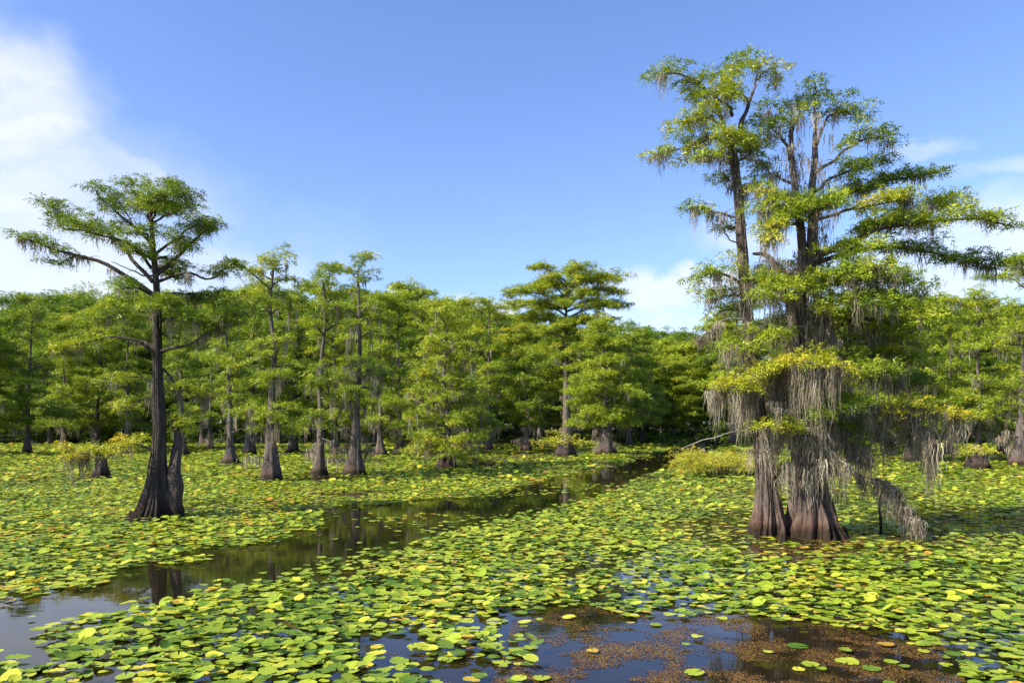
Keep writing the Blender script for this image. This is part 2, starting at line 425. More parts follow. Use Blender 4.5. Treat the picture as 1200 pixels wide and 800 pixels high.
# --- left tree standing alone
HL = hero('left', (185, 607), [(183, 609), (184, 580), (184, 545), (186, 500), (184, 450), (184, 400), (184, 360), (183, 325), (180, 290), (179, 268), (177, 246)],
     .22, .045, .78, .55,
     [([(205, 609), (207, 580), (205, 550), (207, 520), (206, 490)], .25, .26, .06),
      ([(182, 420), (172, 405), (165, 400)], .2, .06, .04)],
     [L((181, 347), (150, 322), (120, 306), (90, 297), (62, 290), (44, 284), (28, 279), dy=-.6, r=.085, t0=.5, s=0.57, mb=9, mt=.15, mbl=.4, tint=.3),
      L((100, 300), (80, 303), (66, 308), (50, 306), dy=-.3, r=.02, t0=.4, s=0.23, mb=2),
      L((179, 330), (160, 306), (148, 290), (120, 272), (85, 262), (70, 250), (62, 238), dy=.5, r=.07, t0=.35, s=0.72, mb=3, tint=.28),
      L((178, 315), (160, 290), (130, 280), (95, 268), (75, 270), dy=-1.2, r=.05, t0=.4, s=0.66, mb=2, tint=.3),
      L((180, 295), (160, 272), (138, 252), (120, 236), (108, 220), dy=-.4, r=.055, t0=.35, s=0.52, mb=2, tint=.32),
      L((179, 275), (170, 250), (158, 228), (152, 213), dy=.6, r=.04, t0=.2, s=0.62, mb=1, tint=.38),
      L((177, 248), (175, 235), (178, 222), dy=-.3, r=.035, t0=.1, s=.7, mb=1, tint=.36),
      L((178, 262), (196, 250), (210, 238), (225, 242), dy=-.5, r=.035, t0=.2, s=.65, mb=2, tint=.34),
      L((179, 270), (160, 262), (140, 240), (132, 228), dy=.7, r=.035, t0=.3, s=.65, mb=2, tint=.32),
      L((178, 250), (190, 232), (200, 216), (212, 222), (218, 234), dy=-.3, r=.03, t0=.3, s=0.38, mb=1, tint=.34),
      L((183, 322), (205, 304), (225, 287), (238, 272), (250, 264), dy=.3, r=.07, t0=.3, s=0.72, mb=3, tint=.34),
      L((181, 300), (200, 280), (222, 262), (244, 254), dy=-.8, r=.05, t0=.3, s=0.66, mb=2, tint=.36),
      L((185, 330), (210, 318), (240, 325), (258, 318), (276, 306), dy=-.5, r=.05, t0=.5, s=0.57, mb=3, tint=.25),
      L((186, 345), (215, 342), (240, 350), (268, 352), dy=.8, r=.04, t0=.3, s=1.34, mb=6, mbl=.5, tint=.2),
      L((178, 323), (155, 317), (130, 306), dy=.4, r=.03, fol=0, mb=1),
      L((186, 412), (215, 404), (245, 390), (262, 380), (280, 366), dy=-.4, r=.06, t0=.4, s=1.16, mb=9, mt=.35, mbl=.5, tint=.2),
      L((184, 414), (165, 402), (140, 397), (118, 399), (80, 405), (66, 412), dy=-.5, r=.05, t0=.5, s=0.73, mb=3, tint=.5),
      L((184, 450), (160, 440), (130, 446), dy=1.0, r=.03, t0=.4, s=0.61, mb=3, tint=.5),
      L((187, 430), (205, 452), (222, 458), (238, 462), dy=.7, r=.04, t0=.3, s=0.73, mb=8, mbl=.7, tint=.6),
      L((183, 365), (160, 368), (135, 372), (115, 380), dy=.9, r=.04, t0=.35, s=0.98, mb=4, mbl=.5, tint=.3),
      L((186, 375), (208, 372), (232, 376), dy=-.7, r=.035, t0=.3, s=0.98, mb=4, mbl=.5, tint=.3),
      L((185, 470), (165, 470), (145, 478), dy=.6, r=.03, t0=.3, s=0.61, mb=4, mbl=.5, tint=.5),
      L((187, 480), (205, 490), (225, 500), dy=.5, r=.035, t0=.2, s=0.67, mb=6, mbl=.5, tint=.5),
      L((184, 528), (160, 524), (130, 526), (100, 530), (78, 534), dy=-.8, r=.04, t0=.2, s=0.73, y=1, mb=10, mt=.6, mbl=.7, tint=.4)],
     [(235, 325, 8, 1.25, .08), (330, 400, 5, 1.4, .5)], 11, M['bark_dark'], tint=.32, moss_mul=1.)
finish_hero(HL, 'dark lone cypress with wide flat crown standing in the lily pads at left', M['bark_dark'], 11)

# --- big multi stemmed tree on the right
HB = hero('big', (956, 628), [(956, 630), (955, 600), (950, 560), (946, 510), (944, 470), (941, 420), (938, 370), (939, 330), (940, 290), (935, 250), (930, 215), (927, 180), (926, 150)],
     .28, .04, .66, .75,
     [([(946, 540), (934, 585), (929, 612), (926, 640)], .45, .15, .26),
      ([(942, 345), (948, 300), (951, 260), (954, 215), (955, 170), (957, 130)], .3, .15, .03),
      ([(950, 470), (930, 410), (925, 360), (912, 318), (898, 300), (882, 296)], -.3, .13, .03),
      ([(955, 480), (966, 430), (972, 380), (975, 340)], .5, .13, .05)],
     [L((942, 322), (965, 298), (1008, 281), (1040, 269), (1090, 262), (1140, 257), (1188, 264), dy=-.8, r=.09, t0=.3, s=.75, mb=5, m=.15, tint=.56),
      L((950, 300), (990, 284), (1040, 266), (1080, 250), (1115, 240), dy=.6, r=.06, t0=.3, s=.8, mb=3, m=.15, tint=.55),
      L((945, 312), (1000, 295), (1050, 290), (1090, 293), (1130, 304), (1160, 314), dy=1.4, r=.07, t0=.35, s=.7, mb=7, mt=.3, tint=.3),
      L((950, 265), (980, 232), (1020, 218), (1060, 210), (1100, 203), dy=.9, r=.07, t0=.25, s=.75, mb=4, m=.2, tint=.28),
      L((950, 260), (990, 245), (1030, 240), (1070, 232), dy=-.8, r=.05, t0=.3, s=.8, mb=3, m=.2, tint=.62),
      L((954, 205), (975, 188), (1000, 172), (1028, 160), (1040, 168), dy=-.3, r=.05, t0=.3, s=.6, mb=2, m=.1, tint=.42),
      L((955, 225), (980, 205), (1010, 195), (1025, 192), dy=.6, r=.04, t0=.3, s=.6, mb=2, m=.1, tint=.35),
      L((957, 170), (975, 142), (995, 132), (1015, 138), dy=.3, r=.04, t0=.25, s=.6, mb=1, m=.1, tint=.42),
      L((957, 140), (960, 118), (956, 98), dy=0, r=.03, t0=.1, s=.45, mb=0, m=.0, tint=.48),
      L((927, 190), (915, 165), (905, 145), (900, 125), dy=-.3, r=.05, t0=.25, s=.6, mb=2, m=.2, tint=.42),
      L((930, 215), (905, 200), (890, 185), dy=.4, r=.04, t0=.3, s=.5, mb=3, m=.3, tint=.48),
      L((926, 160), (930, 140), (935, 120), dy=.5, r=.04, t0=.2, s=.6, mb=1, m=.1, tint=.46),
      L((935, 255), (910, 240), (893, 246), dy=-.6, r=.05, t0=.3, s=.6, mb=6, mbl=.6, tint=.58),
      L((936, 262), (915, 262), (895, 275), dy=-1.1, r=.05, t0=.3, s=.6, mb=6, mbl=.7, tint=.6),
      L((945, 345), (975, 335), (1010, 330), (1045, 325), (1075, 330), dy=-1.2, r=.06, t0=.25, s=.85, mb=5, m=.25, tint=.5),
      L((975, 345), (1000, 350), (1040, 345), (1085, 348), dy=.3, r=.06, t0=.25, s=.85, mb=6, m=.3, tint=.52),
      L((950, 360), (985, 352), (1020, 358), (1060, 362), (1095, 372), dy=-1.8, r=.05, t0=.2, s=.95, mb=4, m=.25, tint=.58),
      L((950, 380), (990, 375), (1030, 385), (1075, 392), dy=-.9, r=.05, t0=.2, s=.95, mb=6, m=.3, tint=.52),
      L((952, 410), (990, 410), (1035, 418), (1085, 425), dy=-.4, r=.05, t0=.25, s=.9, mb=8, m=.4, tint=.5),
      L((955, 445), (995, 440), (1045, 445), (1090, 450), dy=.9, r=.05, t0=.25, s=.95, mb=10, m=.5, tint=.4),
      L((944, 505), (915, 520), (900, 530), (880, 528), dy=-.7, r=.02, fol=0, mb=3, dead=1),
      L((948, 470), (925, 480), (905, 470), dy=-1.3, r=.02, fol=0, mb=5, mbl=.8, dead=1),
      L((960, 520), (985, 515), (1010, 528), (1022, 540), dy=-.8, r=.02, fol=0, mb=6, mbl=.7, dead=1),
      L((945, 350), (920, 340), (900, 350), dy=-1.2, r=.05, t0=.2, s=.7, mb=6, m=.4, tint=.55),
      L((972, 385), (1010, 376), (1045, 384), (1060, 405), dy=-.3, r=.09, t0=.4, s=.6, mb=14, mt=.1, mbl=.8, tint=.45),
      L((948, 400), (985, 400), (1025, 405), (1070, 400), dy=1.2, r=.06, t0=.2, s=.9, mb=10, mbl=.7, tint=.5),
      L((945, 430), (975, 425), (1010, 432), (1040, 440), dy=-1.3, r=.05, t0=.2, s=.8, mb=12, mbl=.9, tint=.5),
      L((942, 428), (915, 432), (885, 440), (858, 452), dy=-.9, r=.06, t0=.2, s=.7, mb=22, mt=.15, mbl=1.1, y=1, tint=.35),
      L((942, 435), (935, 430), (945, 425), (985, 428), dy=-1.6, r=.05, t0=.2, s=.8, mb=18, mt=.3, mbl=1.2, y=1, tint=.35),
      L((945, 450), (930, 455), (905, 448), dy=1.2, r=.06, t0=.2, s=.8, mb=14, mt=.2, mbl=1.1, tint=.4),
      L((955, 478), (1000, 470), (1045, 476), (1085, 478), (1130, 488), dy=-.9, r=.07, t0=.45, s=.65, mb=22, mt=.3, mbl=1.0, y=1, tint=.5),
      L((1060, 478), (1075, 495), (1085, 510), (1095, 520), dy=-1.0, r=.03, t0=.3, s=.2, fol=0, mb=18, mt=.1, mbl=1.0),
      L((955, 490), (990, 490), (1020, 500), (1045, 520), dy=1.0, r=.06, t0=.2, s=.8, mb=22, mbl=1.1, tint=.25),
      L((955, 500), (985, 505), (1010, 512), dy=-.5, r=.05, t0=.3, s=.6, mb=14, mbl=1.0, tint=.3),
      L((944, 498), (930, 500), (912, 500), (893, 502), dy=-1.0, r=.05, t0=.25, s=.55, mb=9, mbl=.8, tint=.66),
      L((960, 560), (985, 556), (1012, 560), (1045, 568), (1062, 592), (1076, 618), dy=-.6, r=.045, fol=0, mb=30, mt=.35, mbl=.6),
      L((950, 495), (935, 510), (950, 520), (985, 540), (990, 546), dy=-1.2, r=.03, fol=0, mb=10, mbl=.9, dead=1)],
     [(190, 320, 5, 1.3, .25), (310, 420, 10, 2.0, .4), (430, 490, 5, 1.5, .7)], 23, M['bark_big'], tint=.46, moss_mul=1.25, lobes=9)
r_, Y0_, O_, PX_, wood_, lv_, yl_, moss_, LM_ = HB
for i in range(90):       # moss up the stems and in the forks
    z = r_.uniform(5.2, 9.4); a = r_.uniform(0, 6.28); rr = r_.uniform(.1, .75)
    moss_.hang(np.array([math.cos(a) * rr - .35, math.sin(a) * rr, z]), r_.uniform(.25, .8), .034, int(r_.integers(4, 10)), .08, r_)
for i in range(190):      # moss curtains close round the stems
    z = r_.uniform(1.0, 5.4); a = r_.uniform(0, 6.28); rr = r_.uniform(.25, .85) * (1.05 if z < 4 else .7)
    moss_.hang(np.array([math.cos(a) * rr - .15, math.sin(a) * rr, z]), r_.uniform(.3, 1.0), .04, int(r_.integers(7, 14)), .09, r_)
finish_hero(HB, 'massive shaggy cypress with flared base and thick moss curtains standing in open water', M['bark_big'], 23)

# --- slender tree beside it
HS = hero('slender', (902, 626), [(901, 628), (900, 590), (896, 540), (889, 480), (881, 410), (874, 350), (870, 300), (866, 250), (862, 210), (857, 175)],
     .17, .09, .44, .95,
     [([(857, 176), (866, 150), (878, 122), (886, 98)], -.2, .075, .02),
      ([(858, 180), (851, 160), (846, 140), (838, 115)], .1, .06, .03)],
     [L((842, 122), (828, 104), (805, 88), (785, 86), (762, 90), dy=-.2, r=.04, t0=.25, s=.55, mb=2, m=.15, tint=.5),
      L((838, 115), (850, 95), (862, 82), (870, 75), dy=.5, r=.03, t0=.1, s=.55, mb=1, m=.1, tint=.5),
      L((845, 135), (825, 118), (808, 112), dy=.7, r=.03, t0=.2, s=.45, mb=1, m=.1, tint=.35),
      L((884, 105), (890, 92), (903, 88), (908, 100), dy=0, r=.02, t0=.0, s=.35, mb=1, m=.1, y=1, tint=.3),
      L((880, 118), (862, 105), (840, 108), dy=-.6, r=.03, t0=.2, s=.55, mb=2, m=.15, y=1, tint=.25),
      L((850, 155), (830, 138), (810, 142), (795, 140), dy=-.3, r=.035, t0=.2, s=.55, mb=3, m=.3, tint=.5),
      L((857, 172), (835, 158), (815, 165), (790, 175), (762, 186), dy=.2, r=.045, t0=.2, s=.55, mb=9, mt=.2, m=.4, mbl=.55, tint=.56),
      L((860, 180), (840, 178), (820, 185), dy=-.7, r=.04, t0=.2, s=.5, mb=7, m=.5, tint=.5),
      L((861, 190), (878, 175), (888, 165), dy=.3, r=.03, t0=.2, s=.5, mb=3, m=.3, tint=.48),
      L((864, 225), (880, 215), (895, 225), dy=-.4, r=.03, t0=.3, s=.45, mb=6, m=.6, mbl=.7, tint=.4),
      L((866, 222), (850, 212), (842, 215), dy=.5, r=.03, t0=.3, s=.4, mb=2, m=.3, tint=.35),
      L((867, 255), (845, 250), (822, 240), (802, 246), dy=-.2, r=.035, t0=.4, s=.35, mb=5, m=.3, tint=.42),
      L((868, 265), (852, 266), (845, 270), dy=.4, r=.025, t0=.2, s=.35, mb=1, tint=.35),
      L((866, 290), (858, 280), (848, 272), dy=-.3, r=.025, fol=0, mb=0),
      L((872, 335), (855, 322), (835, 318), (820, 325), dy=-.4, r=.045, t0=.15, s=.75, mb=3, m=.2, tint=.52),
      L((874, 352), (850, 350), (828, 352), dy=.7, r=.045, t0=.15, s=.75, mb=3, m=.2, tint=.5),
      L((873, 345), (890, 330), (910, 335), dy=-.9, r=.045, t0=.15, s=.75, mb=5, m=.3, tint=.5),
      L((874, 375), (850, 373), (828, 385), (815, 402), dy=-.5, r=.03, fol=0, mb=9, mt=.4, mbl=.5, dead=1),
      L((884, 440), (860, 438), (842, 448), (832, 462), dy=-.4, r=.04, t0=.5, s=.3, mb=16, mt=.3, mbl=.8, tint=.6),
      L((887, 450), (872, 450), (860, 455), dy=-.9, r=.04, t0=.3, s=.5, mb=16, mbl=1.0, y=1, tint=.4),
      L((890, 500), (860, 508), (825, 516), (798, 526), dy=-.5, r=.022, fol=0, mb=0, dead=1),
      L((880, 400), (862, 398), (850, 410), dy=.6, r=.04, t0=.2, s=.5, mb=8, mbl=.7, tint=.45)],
     [(130, 200, 4, 1.0, .3), (330, 440, 4, 1.1, .6)], 37, M['bark_big'], tint=.48, moss_mul=1.1, lobes=8)
r_, Y0_, O_, PX_, wood_, lv_, yl_, moss_, LM_ = HS
for i in range(60):
    z = r_.uniform(1.6, 6.4); a = r_.uniform(0, 6.28); rr = r_.uniform(.15, .42)
    k = -.02 - (z / 8) * .62
    moss_.hang(np.array([math.cos(a) * rr + k, math.sin(a) * rr, z]), r_.uniform(.3, .95), .03, int(r_.integers(6, 12)), .07, r_)
finish_hero(HS, 'tall slender leaning cypress with high yellowish tufts, left neighbour of the massive mossy one', M['bark_big'], 37)

# ------------------------------------------------------------------ mid distance cypresses
def generic(Ht, cw, cb, seed, q=MID, style='cone', r0=.22, flare=.6, flare_h=.8, nl=26, tint=.45, moss_amt=.4, moss_len=.9, bark=None,
            mw=.07, lean=0., leafmat=None, m=6, low_tiers=0, sides=22):
    """Ht height, cw crown half width, cb crown bottom height; all in metres, origin at the base"""
    r = np.random.default_rng(abs(int(seed)))
    wood = Wood(); lv = Leaves(); moss = Moss()
    pts = [np.array([lean * Ht * (t ** 1.3) + r.normal() * .12 * t, r.normal() * .15 * t, -.2 + (Ht + .1) * t]) for t in np.linspace(0, .93, 6)]
    P = resample(pts, 34)
    zs = P[:, 2]
    trunk_tube(wood, P, r0, .04, flare, flare_h, seed, sides=sides, lobes=6 + seed % 4)
    for i in range(nl):
        f = (i + r.random() * .8) / nl
        z = cb + (Ht * .93 - cb) * f
        if style == 'flat': prof = (.55 + .25 * math.sin(f * 13 + 1)) if f < .45 else math.sqrt(max(.05, 1 - ((f - .7) / .34) ** 2))
        elif style == 'cone': prof = 1.0 - .72 * f ** 1.25
        elif style == 'dense': prof = math.sin(min(1, .22 + f * .72) * math.pi) ** .6
        else: prof = .82 - .36 * f + .25 * math.sin(f * 14 + seed)
        if style == 'irr' and .15 < f < .8 and math.sin(f * 17 + seed * 1.7) < -.55: continue      # gaps where the trunk shows
        l = max(.5, cw * prof * r.uniform(.55, 1.2))
        a = i * 2.4 + r.uniform(-.4, .4)
        k = int(np.argmin(np.abs(zs - z))); q0 = P[k].copy(); q0[2] = z
        rise = r.uniform(.2, .75) * f if style == 'flat' else (.08 + .55 * f ** 2 + r.uniform(-.12, .15)) if style != 'dense' else (.25 + .6 * f)
        d = np.array([math.cos(a), math.sin(a), 0])
        p = wiggle(resample([q0, q0 + d * l * .5 + [0, 0, l * rise * .7], q0 + d * l + [0, 0, l * rise * .8 - .05 * l]], 8), .06, seed * 31 + i)
        wood.tube(p, np.linspace(max(.035, r0 * .38 * (1 - f * .5)), .012, 8), 5)
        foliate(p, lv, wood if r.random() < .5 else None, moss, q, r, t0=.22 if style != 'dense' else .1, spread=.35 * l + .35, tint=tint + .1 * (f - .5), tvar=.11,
                moss_amt=moss_amt * (1.2 - f), moss_len=moss_len, mw=mw)
    for i in range(7):
        z = r.uniform(.25, .75) * max(cb, Ht * .3); k = int(np.argmin(np.abs(zs - z))); a = r.uniform(0, 6.28); l = r.uniform(.5, 1.6)
        e = P[k] + np.array([math.cos(a) * l, math.sin(a) * l, r.uniform(-.3, .4) * l])
        p = wiggle(resample([P[k], (P[k] + e) / 2 + [0, 0, .1], e], 6), .05, seed + i); wood.tube(p, np.linspace(.035, .008, 6), 4)
        if r.random() < moss_amt + .2:
            for u in (3, 4, 5): moss.hang(p[u], moss_len * .8, mw, 6, .12, r)
    # leader
    p = np.array([P[-1], P[-1] + [0, 0, Ht * .05]]); foliate(resample(p, 3), lv, None, None, q, r, t0=0, spread=1.1, tint=tint)
    for a in range(4): lv.clump(P[-1] + r.normal(size=3) * np.array([.5, .5, .3]), q.rad * 1.3, q.flat, int(q.n * 1.3), q.spray, q.size, tint, r)
    return (wood.mesh('trunk', bark or M['bark']), lv.mesh('crown', leafmat or M['leaf'], m, seed),
            moss.mesh('hanging_moss', M['moss'], 4, seed) if moss.P else None)

MIDT = [  # label, px, base row, top row, half crown px, crown bottom row, style, kwargs
 ('feathery green cypress at the left edge, dark flared base', 32, 531, 352, 52, 500, 'irr', dict(tint=.4)),
 ('cypress with dark trunk and drooping yellow-green tiers left of the lone dark cypress', 113, 526, 358, 56, 495, 'cone', dict(tint=.52, nl=30)),
 ('shadowed cypress directly behind the lone dark cypress', 214, 533, 362, 45, 480, 'irr', dict(tint=.35)),
 ('cypress with dark flared base in the second row right of the lone dark cypress', 270, 543, 345, 46, 490, 'irr', dict(tint=.42, nl=24)),
 ('tall cypress with bare upper trunk rising from a broad stubby grooved base', 318, 563, 289, 50, 520, 'irr', dict(tint=.5, flare=.55, nl=30)),
 ('slim cypress with a long bare trunk and moss fringe on its middle branch', 374, 556, 312, 42, 515, 'irr', dict(tint=.46, nl=22, moss_amt=.6)),
 ('tall tapering cypress with pale flared base and moss tufts on its low stubs', 415, 557, 299, 40, 485, 'irr', dict(tint=.5, flare=.62, nl=24, moss_amt=.75)),
 ('cypress with mossy grey trunk between the tapering one and the shaggy one', 470, 533, 352, 46, 500, 'irr', dict(tint=.52, moss_amt=.7)),
 ('shaggy broad cypress skirted with low yellow-green branches over a black stump base', 524, 547, 352, 52, 530, 'cone', dict(tint=.52, nl=34, moss_amt=.7, flare=.7)),
 ('narrow cypress with a spiky leader standing in the reddish shallows', 573, 528, 347, 38, 490, 'irr', dict(tint=.5, moss_amt=.5)),
 ('bright green cypress filling the row left of the tall umbrella-topped one', 604, 519, 366, 44, 490, 'cone', dict(tint=.55, moss_amt=.4)),
 ('short pale-trunked cypress just left of the tall umbrella-topped one', 632, 523, 398, 40, 480, 'irr', dict(tint=.55, moss_amt=.6)),
 ('tallest central cypress with a flat umbrella top high above the others', 664, 525, 309, 52, 448, 'flat', dict(tint=.5, nl=40, flare=1.0, lean=0., r0=.46, moss_amt=.3)),
 ('cypress with pale fluted flaring trunk beside the narrow channel', 710, 532, 370, 46, 492, 'cone', dict(tint=.5, nl=32, flare=.95, flare_h=1.6, r0=.24, moss_amt=.6)),
 ('smaller mossy cypress right behind the pale fluted one', 737, 522, 384, 44, 490, 'cone', dict(tint=.42, moss_amt=.6)),
 ('dark green cypress where the channel meets the forest', 775, 515, 402, 40, 497, 'cone', dict(tint=.3)),
 ('pale thin cypress trunk seen just left of the slender leaning tree', 858, 520, 350, 36, 470, 'irr', dict(tint=.5)),
 ('moss-laden cypress seen through the branches right of the massive one', 1012, 535, 350, 50, 500, 'irr', dict(tint=.5, nl=30, moss_amt=.8)),
 ('broad cypress with pale hanging moss behind the drooping limb', 1066, 540, 340, 54, 505, 'cone', dict(tint=.5, nl=32, moss_amt=.9)),
 ('green cypress between the drooping limb and the right edge', 1112, 534, 358, 50, 505, 'irr', dict(tint=.45, nl=30, moss_amt=.8)),
 ('grey-trunked mossy cypress above the low yellow bush on the right', 1146, 541, 342, 50, 510, 'irr', dict(tint=.52, nl=30, moss_amt=.9)),
 ('tallest cypress on the right edge with its crown cut by the frame', 1194, 545, 294, 58, 505, 'irr', dict(tint=.55, nl=32, moss_amt=.6)),
 ('cypress just outside the right edge', 1262, 538, 330, 60, 505, 'cone', dict(tint=.5)),
 ('cypress just outside the left edge', -38, 533, 345, 60, 500, 'cone', dict(tint=.42)),
 ('low cypress in the shade behind the two left trees', 72, 519, 360, 60, 500, 'cone', dict(tint=.42)),
 ('rounded cypress left of the lone dark cypress, farther back', 155, 519, 362, 55, 500, 'cone', dict(tint=.45)),
 ('cypress filling the gap left of the slim bare-trunked one', 343, 530, 335, 46, 495, 'cone', dict(tint=.42)),
 ('wide dark cypress behind the tapering pale-based one', 440, 523, 345, 52, 495, 'cone', dict(tint=.4)),
]
EX = [('lower bushy cypress filling the shade between the left edge tree and its neighbour', 75, 527, 372), ('cypress crown showing left of the lone dark cypress trunk', 150, 529, 366),
 ('leafy cypress between the lone dark cypress and the stubby-based one', 246, 526, 350), ('green cypress rising just left of the stubby-based one', 292, 532, 330),
 ('cypress wedged between the slim bare-trunked one and the tapering pale-based one', 394, 531, 325), ('slim cypress just right of the tapering pale-based one', 446, 534, 340),
 ('cypress crown between the little lime stump and the shaggy skirted cypress', 497, 526, 348), ('darker cypress directly right of the shaggy skirted one', 549, 524, 356),
 ('low spreading cypress in the reddish shallows left of the short pale-trunked one', 616, 528, 410), ('bushy cypress between the umbrella-topped one and the pale fluted one', 690, 519, 440),
 ('low cypress beside the far bend of the channel', 752, 519, 412), ('broad cypress behind the right foot of the massive one', 985, 529, 372),
 ('leafy cypress behind the thick moss drop of the low yellow limb', 1040, 530, 362), ('cypress between the yellow-bushed stump and the frame edge', 1176, 533, 350)]
for lab_, px_, by_, ty_ in EX:
    MIDT.append((lab_, px_, by_, ty_, 25 + (px_ * 7) % 15, 512 if by_ > 522 else 508, 'irr', dict(tint=.38 + (px_ % 5) * .04, moss_amt=.5, nl=28)))
for i, (lab, px, by, ty, hw, cbr, st, kw) in enumerate(MIDT):
    Y = groundY(by); k = Y / F
    Ht = (by - ty) * k; cw = hw * k * 1.2; cb = max(.35, (by - cbr - (8 if st == 'cone' else -10)) * k)
    kk = dict(r0=.13 + .005 * Ht, flare=(.5, .7, .58, .8, .45)[i % 5], flare_h=(.7, 1.1, .85, .6, 1.3)[i % 5], lean=(.02, -.03, .0, .04, -.015)[(i * 3) % 5])
    kk.update(kw); kk['nl'] = int(kk.get('nl', 26) * (1.35 if st == 'cone' else 1.15))
    sc = max(.75, min(1.35, Y / 48))
    q = Q(.33 * sc, .75, 30, .28 * sc, .15 * sc, 2.3 / sc)
    wm, lm, mm = generic(Ht, cw, cb, 100 + i, q=q, style=st, **kk)
    O = W(px, by, Y); O[2] = 0
    t = finish_tree('cypress_tree', O, wm, [], lm, mm, lab)

# ------------------------------------------------------------------ stumps with low bushes
def stump(px, by, w_px, h_px, label, bush, seed, yellow=True, mossy=.3):
    r = np.random.default_rng(abs(int(seed))); Y = groundY(by); k = Y / F; O = W(px, by, Y); O[2] = 0
    wood = Wood(); h = h_px * k; R = w_px * k * .5
    P = resample([np.array([0, 0, -.15]), np.array([.03, 0, h * .5]), np.array([.06, .02, h])], 16)
    trunk_tube(wood, P, R * .62, R * .34, R, h * .55, seed, sides=34, lobes=7, flute=.4)
    for i in range(4):
        a = r.uniform(0, 6.28); c = np.array([math.cos(a), math.sin(a), 0]) * R * r.uniform(.25, .6)
        wood.tube(resample([c + [0, 0, h * .3], c * 1.05 + [0, 0, h * r.uniform(.9, 1.15)]], 4), np.linspace(R * .22, R * .05, 4), 7)
    lv = Leaves(); moss = Moss()
    sc = Y / 40
    q = Q(.30 * sc, .55, 14, .28 * sc, .12 * sc, 2.2 / sc)
    for (bx, bz, bl) in bush:
        e = np.array([bx * k, r.uniform(-.4, .4), bz * k])
        p = wiggle(resample([np.array([0, 0, h * .8]), (e + [0, 0, h]) / 2 + [0, 0, .1], e], 8), .04, seed + int(bx))
        wood.tube(p, np.linspace(.03, .01, 8), 5)
        foliate(p, lv, wood, moss, q, r, t0=.15, spread=bl * k, tint=.45, moss_amt=mossy, moss_len=.5, mw=.05)
    t = empty('cypress_stump', O); tag(t, label, 'stump')
    link_mesh('stump_wood', wood.mesh('stump_wood', M['bark_dark']), t)
    link_mesh('foliage', lv.mesh('foliage', M['leaf_yellow'] if yellow else M['leaf'], 6, seed), t)
    if moss.P: tag(link_mesh('hanging_moss', moss.mesh('hanging_moss', M['moss'], 4, seed), t), kind='stuff')
stump(662, 535, 34, 18, 'squat dark stump wearing a yellow-green bush below the umbrella-topped cypress', [(-32, 14, 18), (30, 14, 16), (-10, 26, 16), (12, 22, 16), (-22, 18, 14)], 5)
stump(118, 560, 26, 22, 'small black stump with yellow foliage and moss left of the lone dark cypress', [(-30, 34, 14), (24, 32, 14), (-10, 38, 16), (40, 34, 12)], 6, mossy=.8)
stump(1146, 549, 40, 14, 'low dark stump under a rounded yellow bush at the right', [(-22, 18, 18), (22, 18, 18), (0, 28, 18), (10, 22, 16), (-12, 24, 16)], 8, mossy=.4)
stump(468, 533, 22, 14, 'little stump with lime foliage left of the shaggy skirted cypress', [(-16, 14, 12), (16, 14, 12), (0, 20, 12)], 9)
stump(523, 549, 34, 22, 'black stump with lime-green sprays in front of the shaggy skirted cypress', [(-48, 20, 16), (-30, 30, 16), (24, 24, 12), (-14, 34, 16), (8, 30, 12)], 10)

# low yellow shrub over the water left of the big tree
def shrub(px, by, spans, label, seed, mat='leaf_yellow'):
    r = np.random.default_rng(abs(int(seed))); Y = groundY(by); k = Y / F; O = W(px, by, Y); O[2] = 0
    wood = Wood(); lv = Leaves(); q = Q(.24, .4, 16, .22, .08, 3.2)
    for i in range(spans[2]):
        e = np.array([r.uniform(-spans[0], spans[0]) * k, r.uniform(-1.6, 1.6), r.uniform(.35, spans[1] * k)])
        s = np.array([e[0] * .5, e[1] * .5, -.05])
        p = wiggle(resample([s, (s + e) / 2 + [0, 0, .15], e], 8), .04, seed + i)
        wood.tube(p, np.linspace(.02, .006, 8), 5)
        foliate(p, lv, wood, None, q, r, t0=.25, spread=.45, tint=.42, moss_amt=0)
    t = empty('swamp_shrub', O); tag(t, label, 'shrub')
    link_mesh('stems', wood.mesh('stems', M['bark']), t); link_mesh('foliage', lv.mesh('foliage', M[mat], 6, seed), t)
shrub(846, 557, (60, 30, 80), 'low spreading yellow shrub over the lily pads left of the massive mossy cypress', 41)

# thin stake and cypress knees
def stake():
    Y = groundY(624); O = W(1033, 624, Y); O[2] = 0
    w = Wood(); p = wiggle(resample([np.array([0, 0, -.2]), np.array([-.02, 0, .5]), np.array([.02, .02, 1.02])], 12), .01, 3)
    w.tube(p, np.linspace(.035, .028, 12) * (1 + .08 * np.sin(np.arange(12) * 2)), 9)
    o = link_mesh('wooden_stake', w.mesh('wooden_stake', M['bark_dark'])); o.location = O
    tag(o, 'thin dark stake upright in the water right of the massive cypress', 'stake')
stake()
def knee(px, py, h, R, label, seed):
    Y = groundY(py); O = W(px, py, Y); O[2] = 0; w = Wood()
    P = resample([np.array([0, 0, -.1]), np.array([.02, .01, h * .6]), np.array([.0, .02, h])], 12)
    trunk_tube(w, P, R * .5, R * .1, R, h * .6, seed, sides=20, lobes=5, flute=.3)
    o = link_mesh('cypress_knee', w.mesh('cypress_knee', M['bark_big'])); o.location = O
    tag(o, label, 'cypress knee')
knee(917, 634, .42, .13, 'reddish cypress knee in the dark gap between the two big trunks', 3)
knee(990, 628, .20, .14, 'low dark cypress knee at the right foot of the massive cypress', 4)
knee(152, 606, .18, .16, 'low root knee at the left foot of the lone dark cypress', 5)

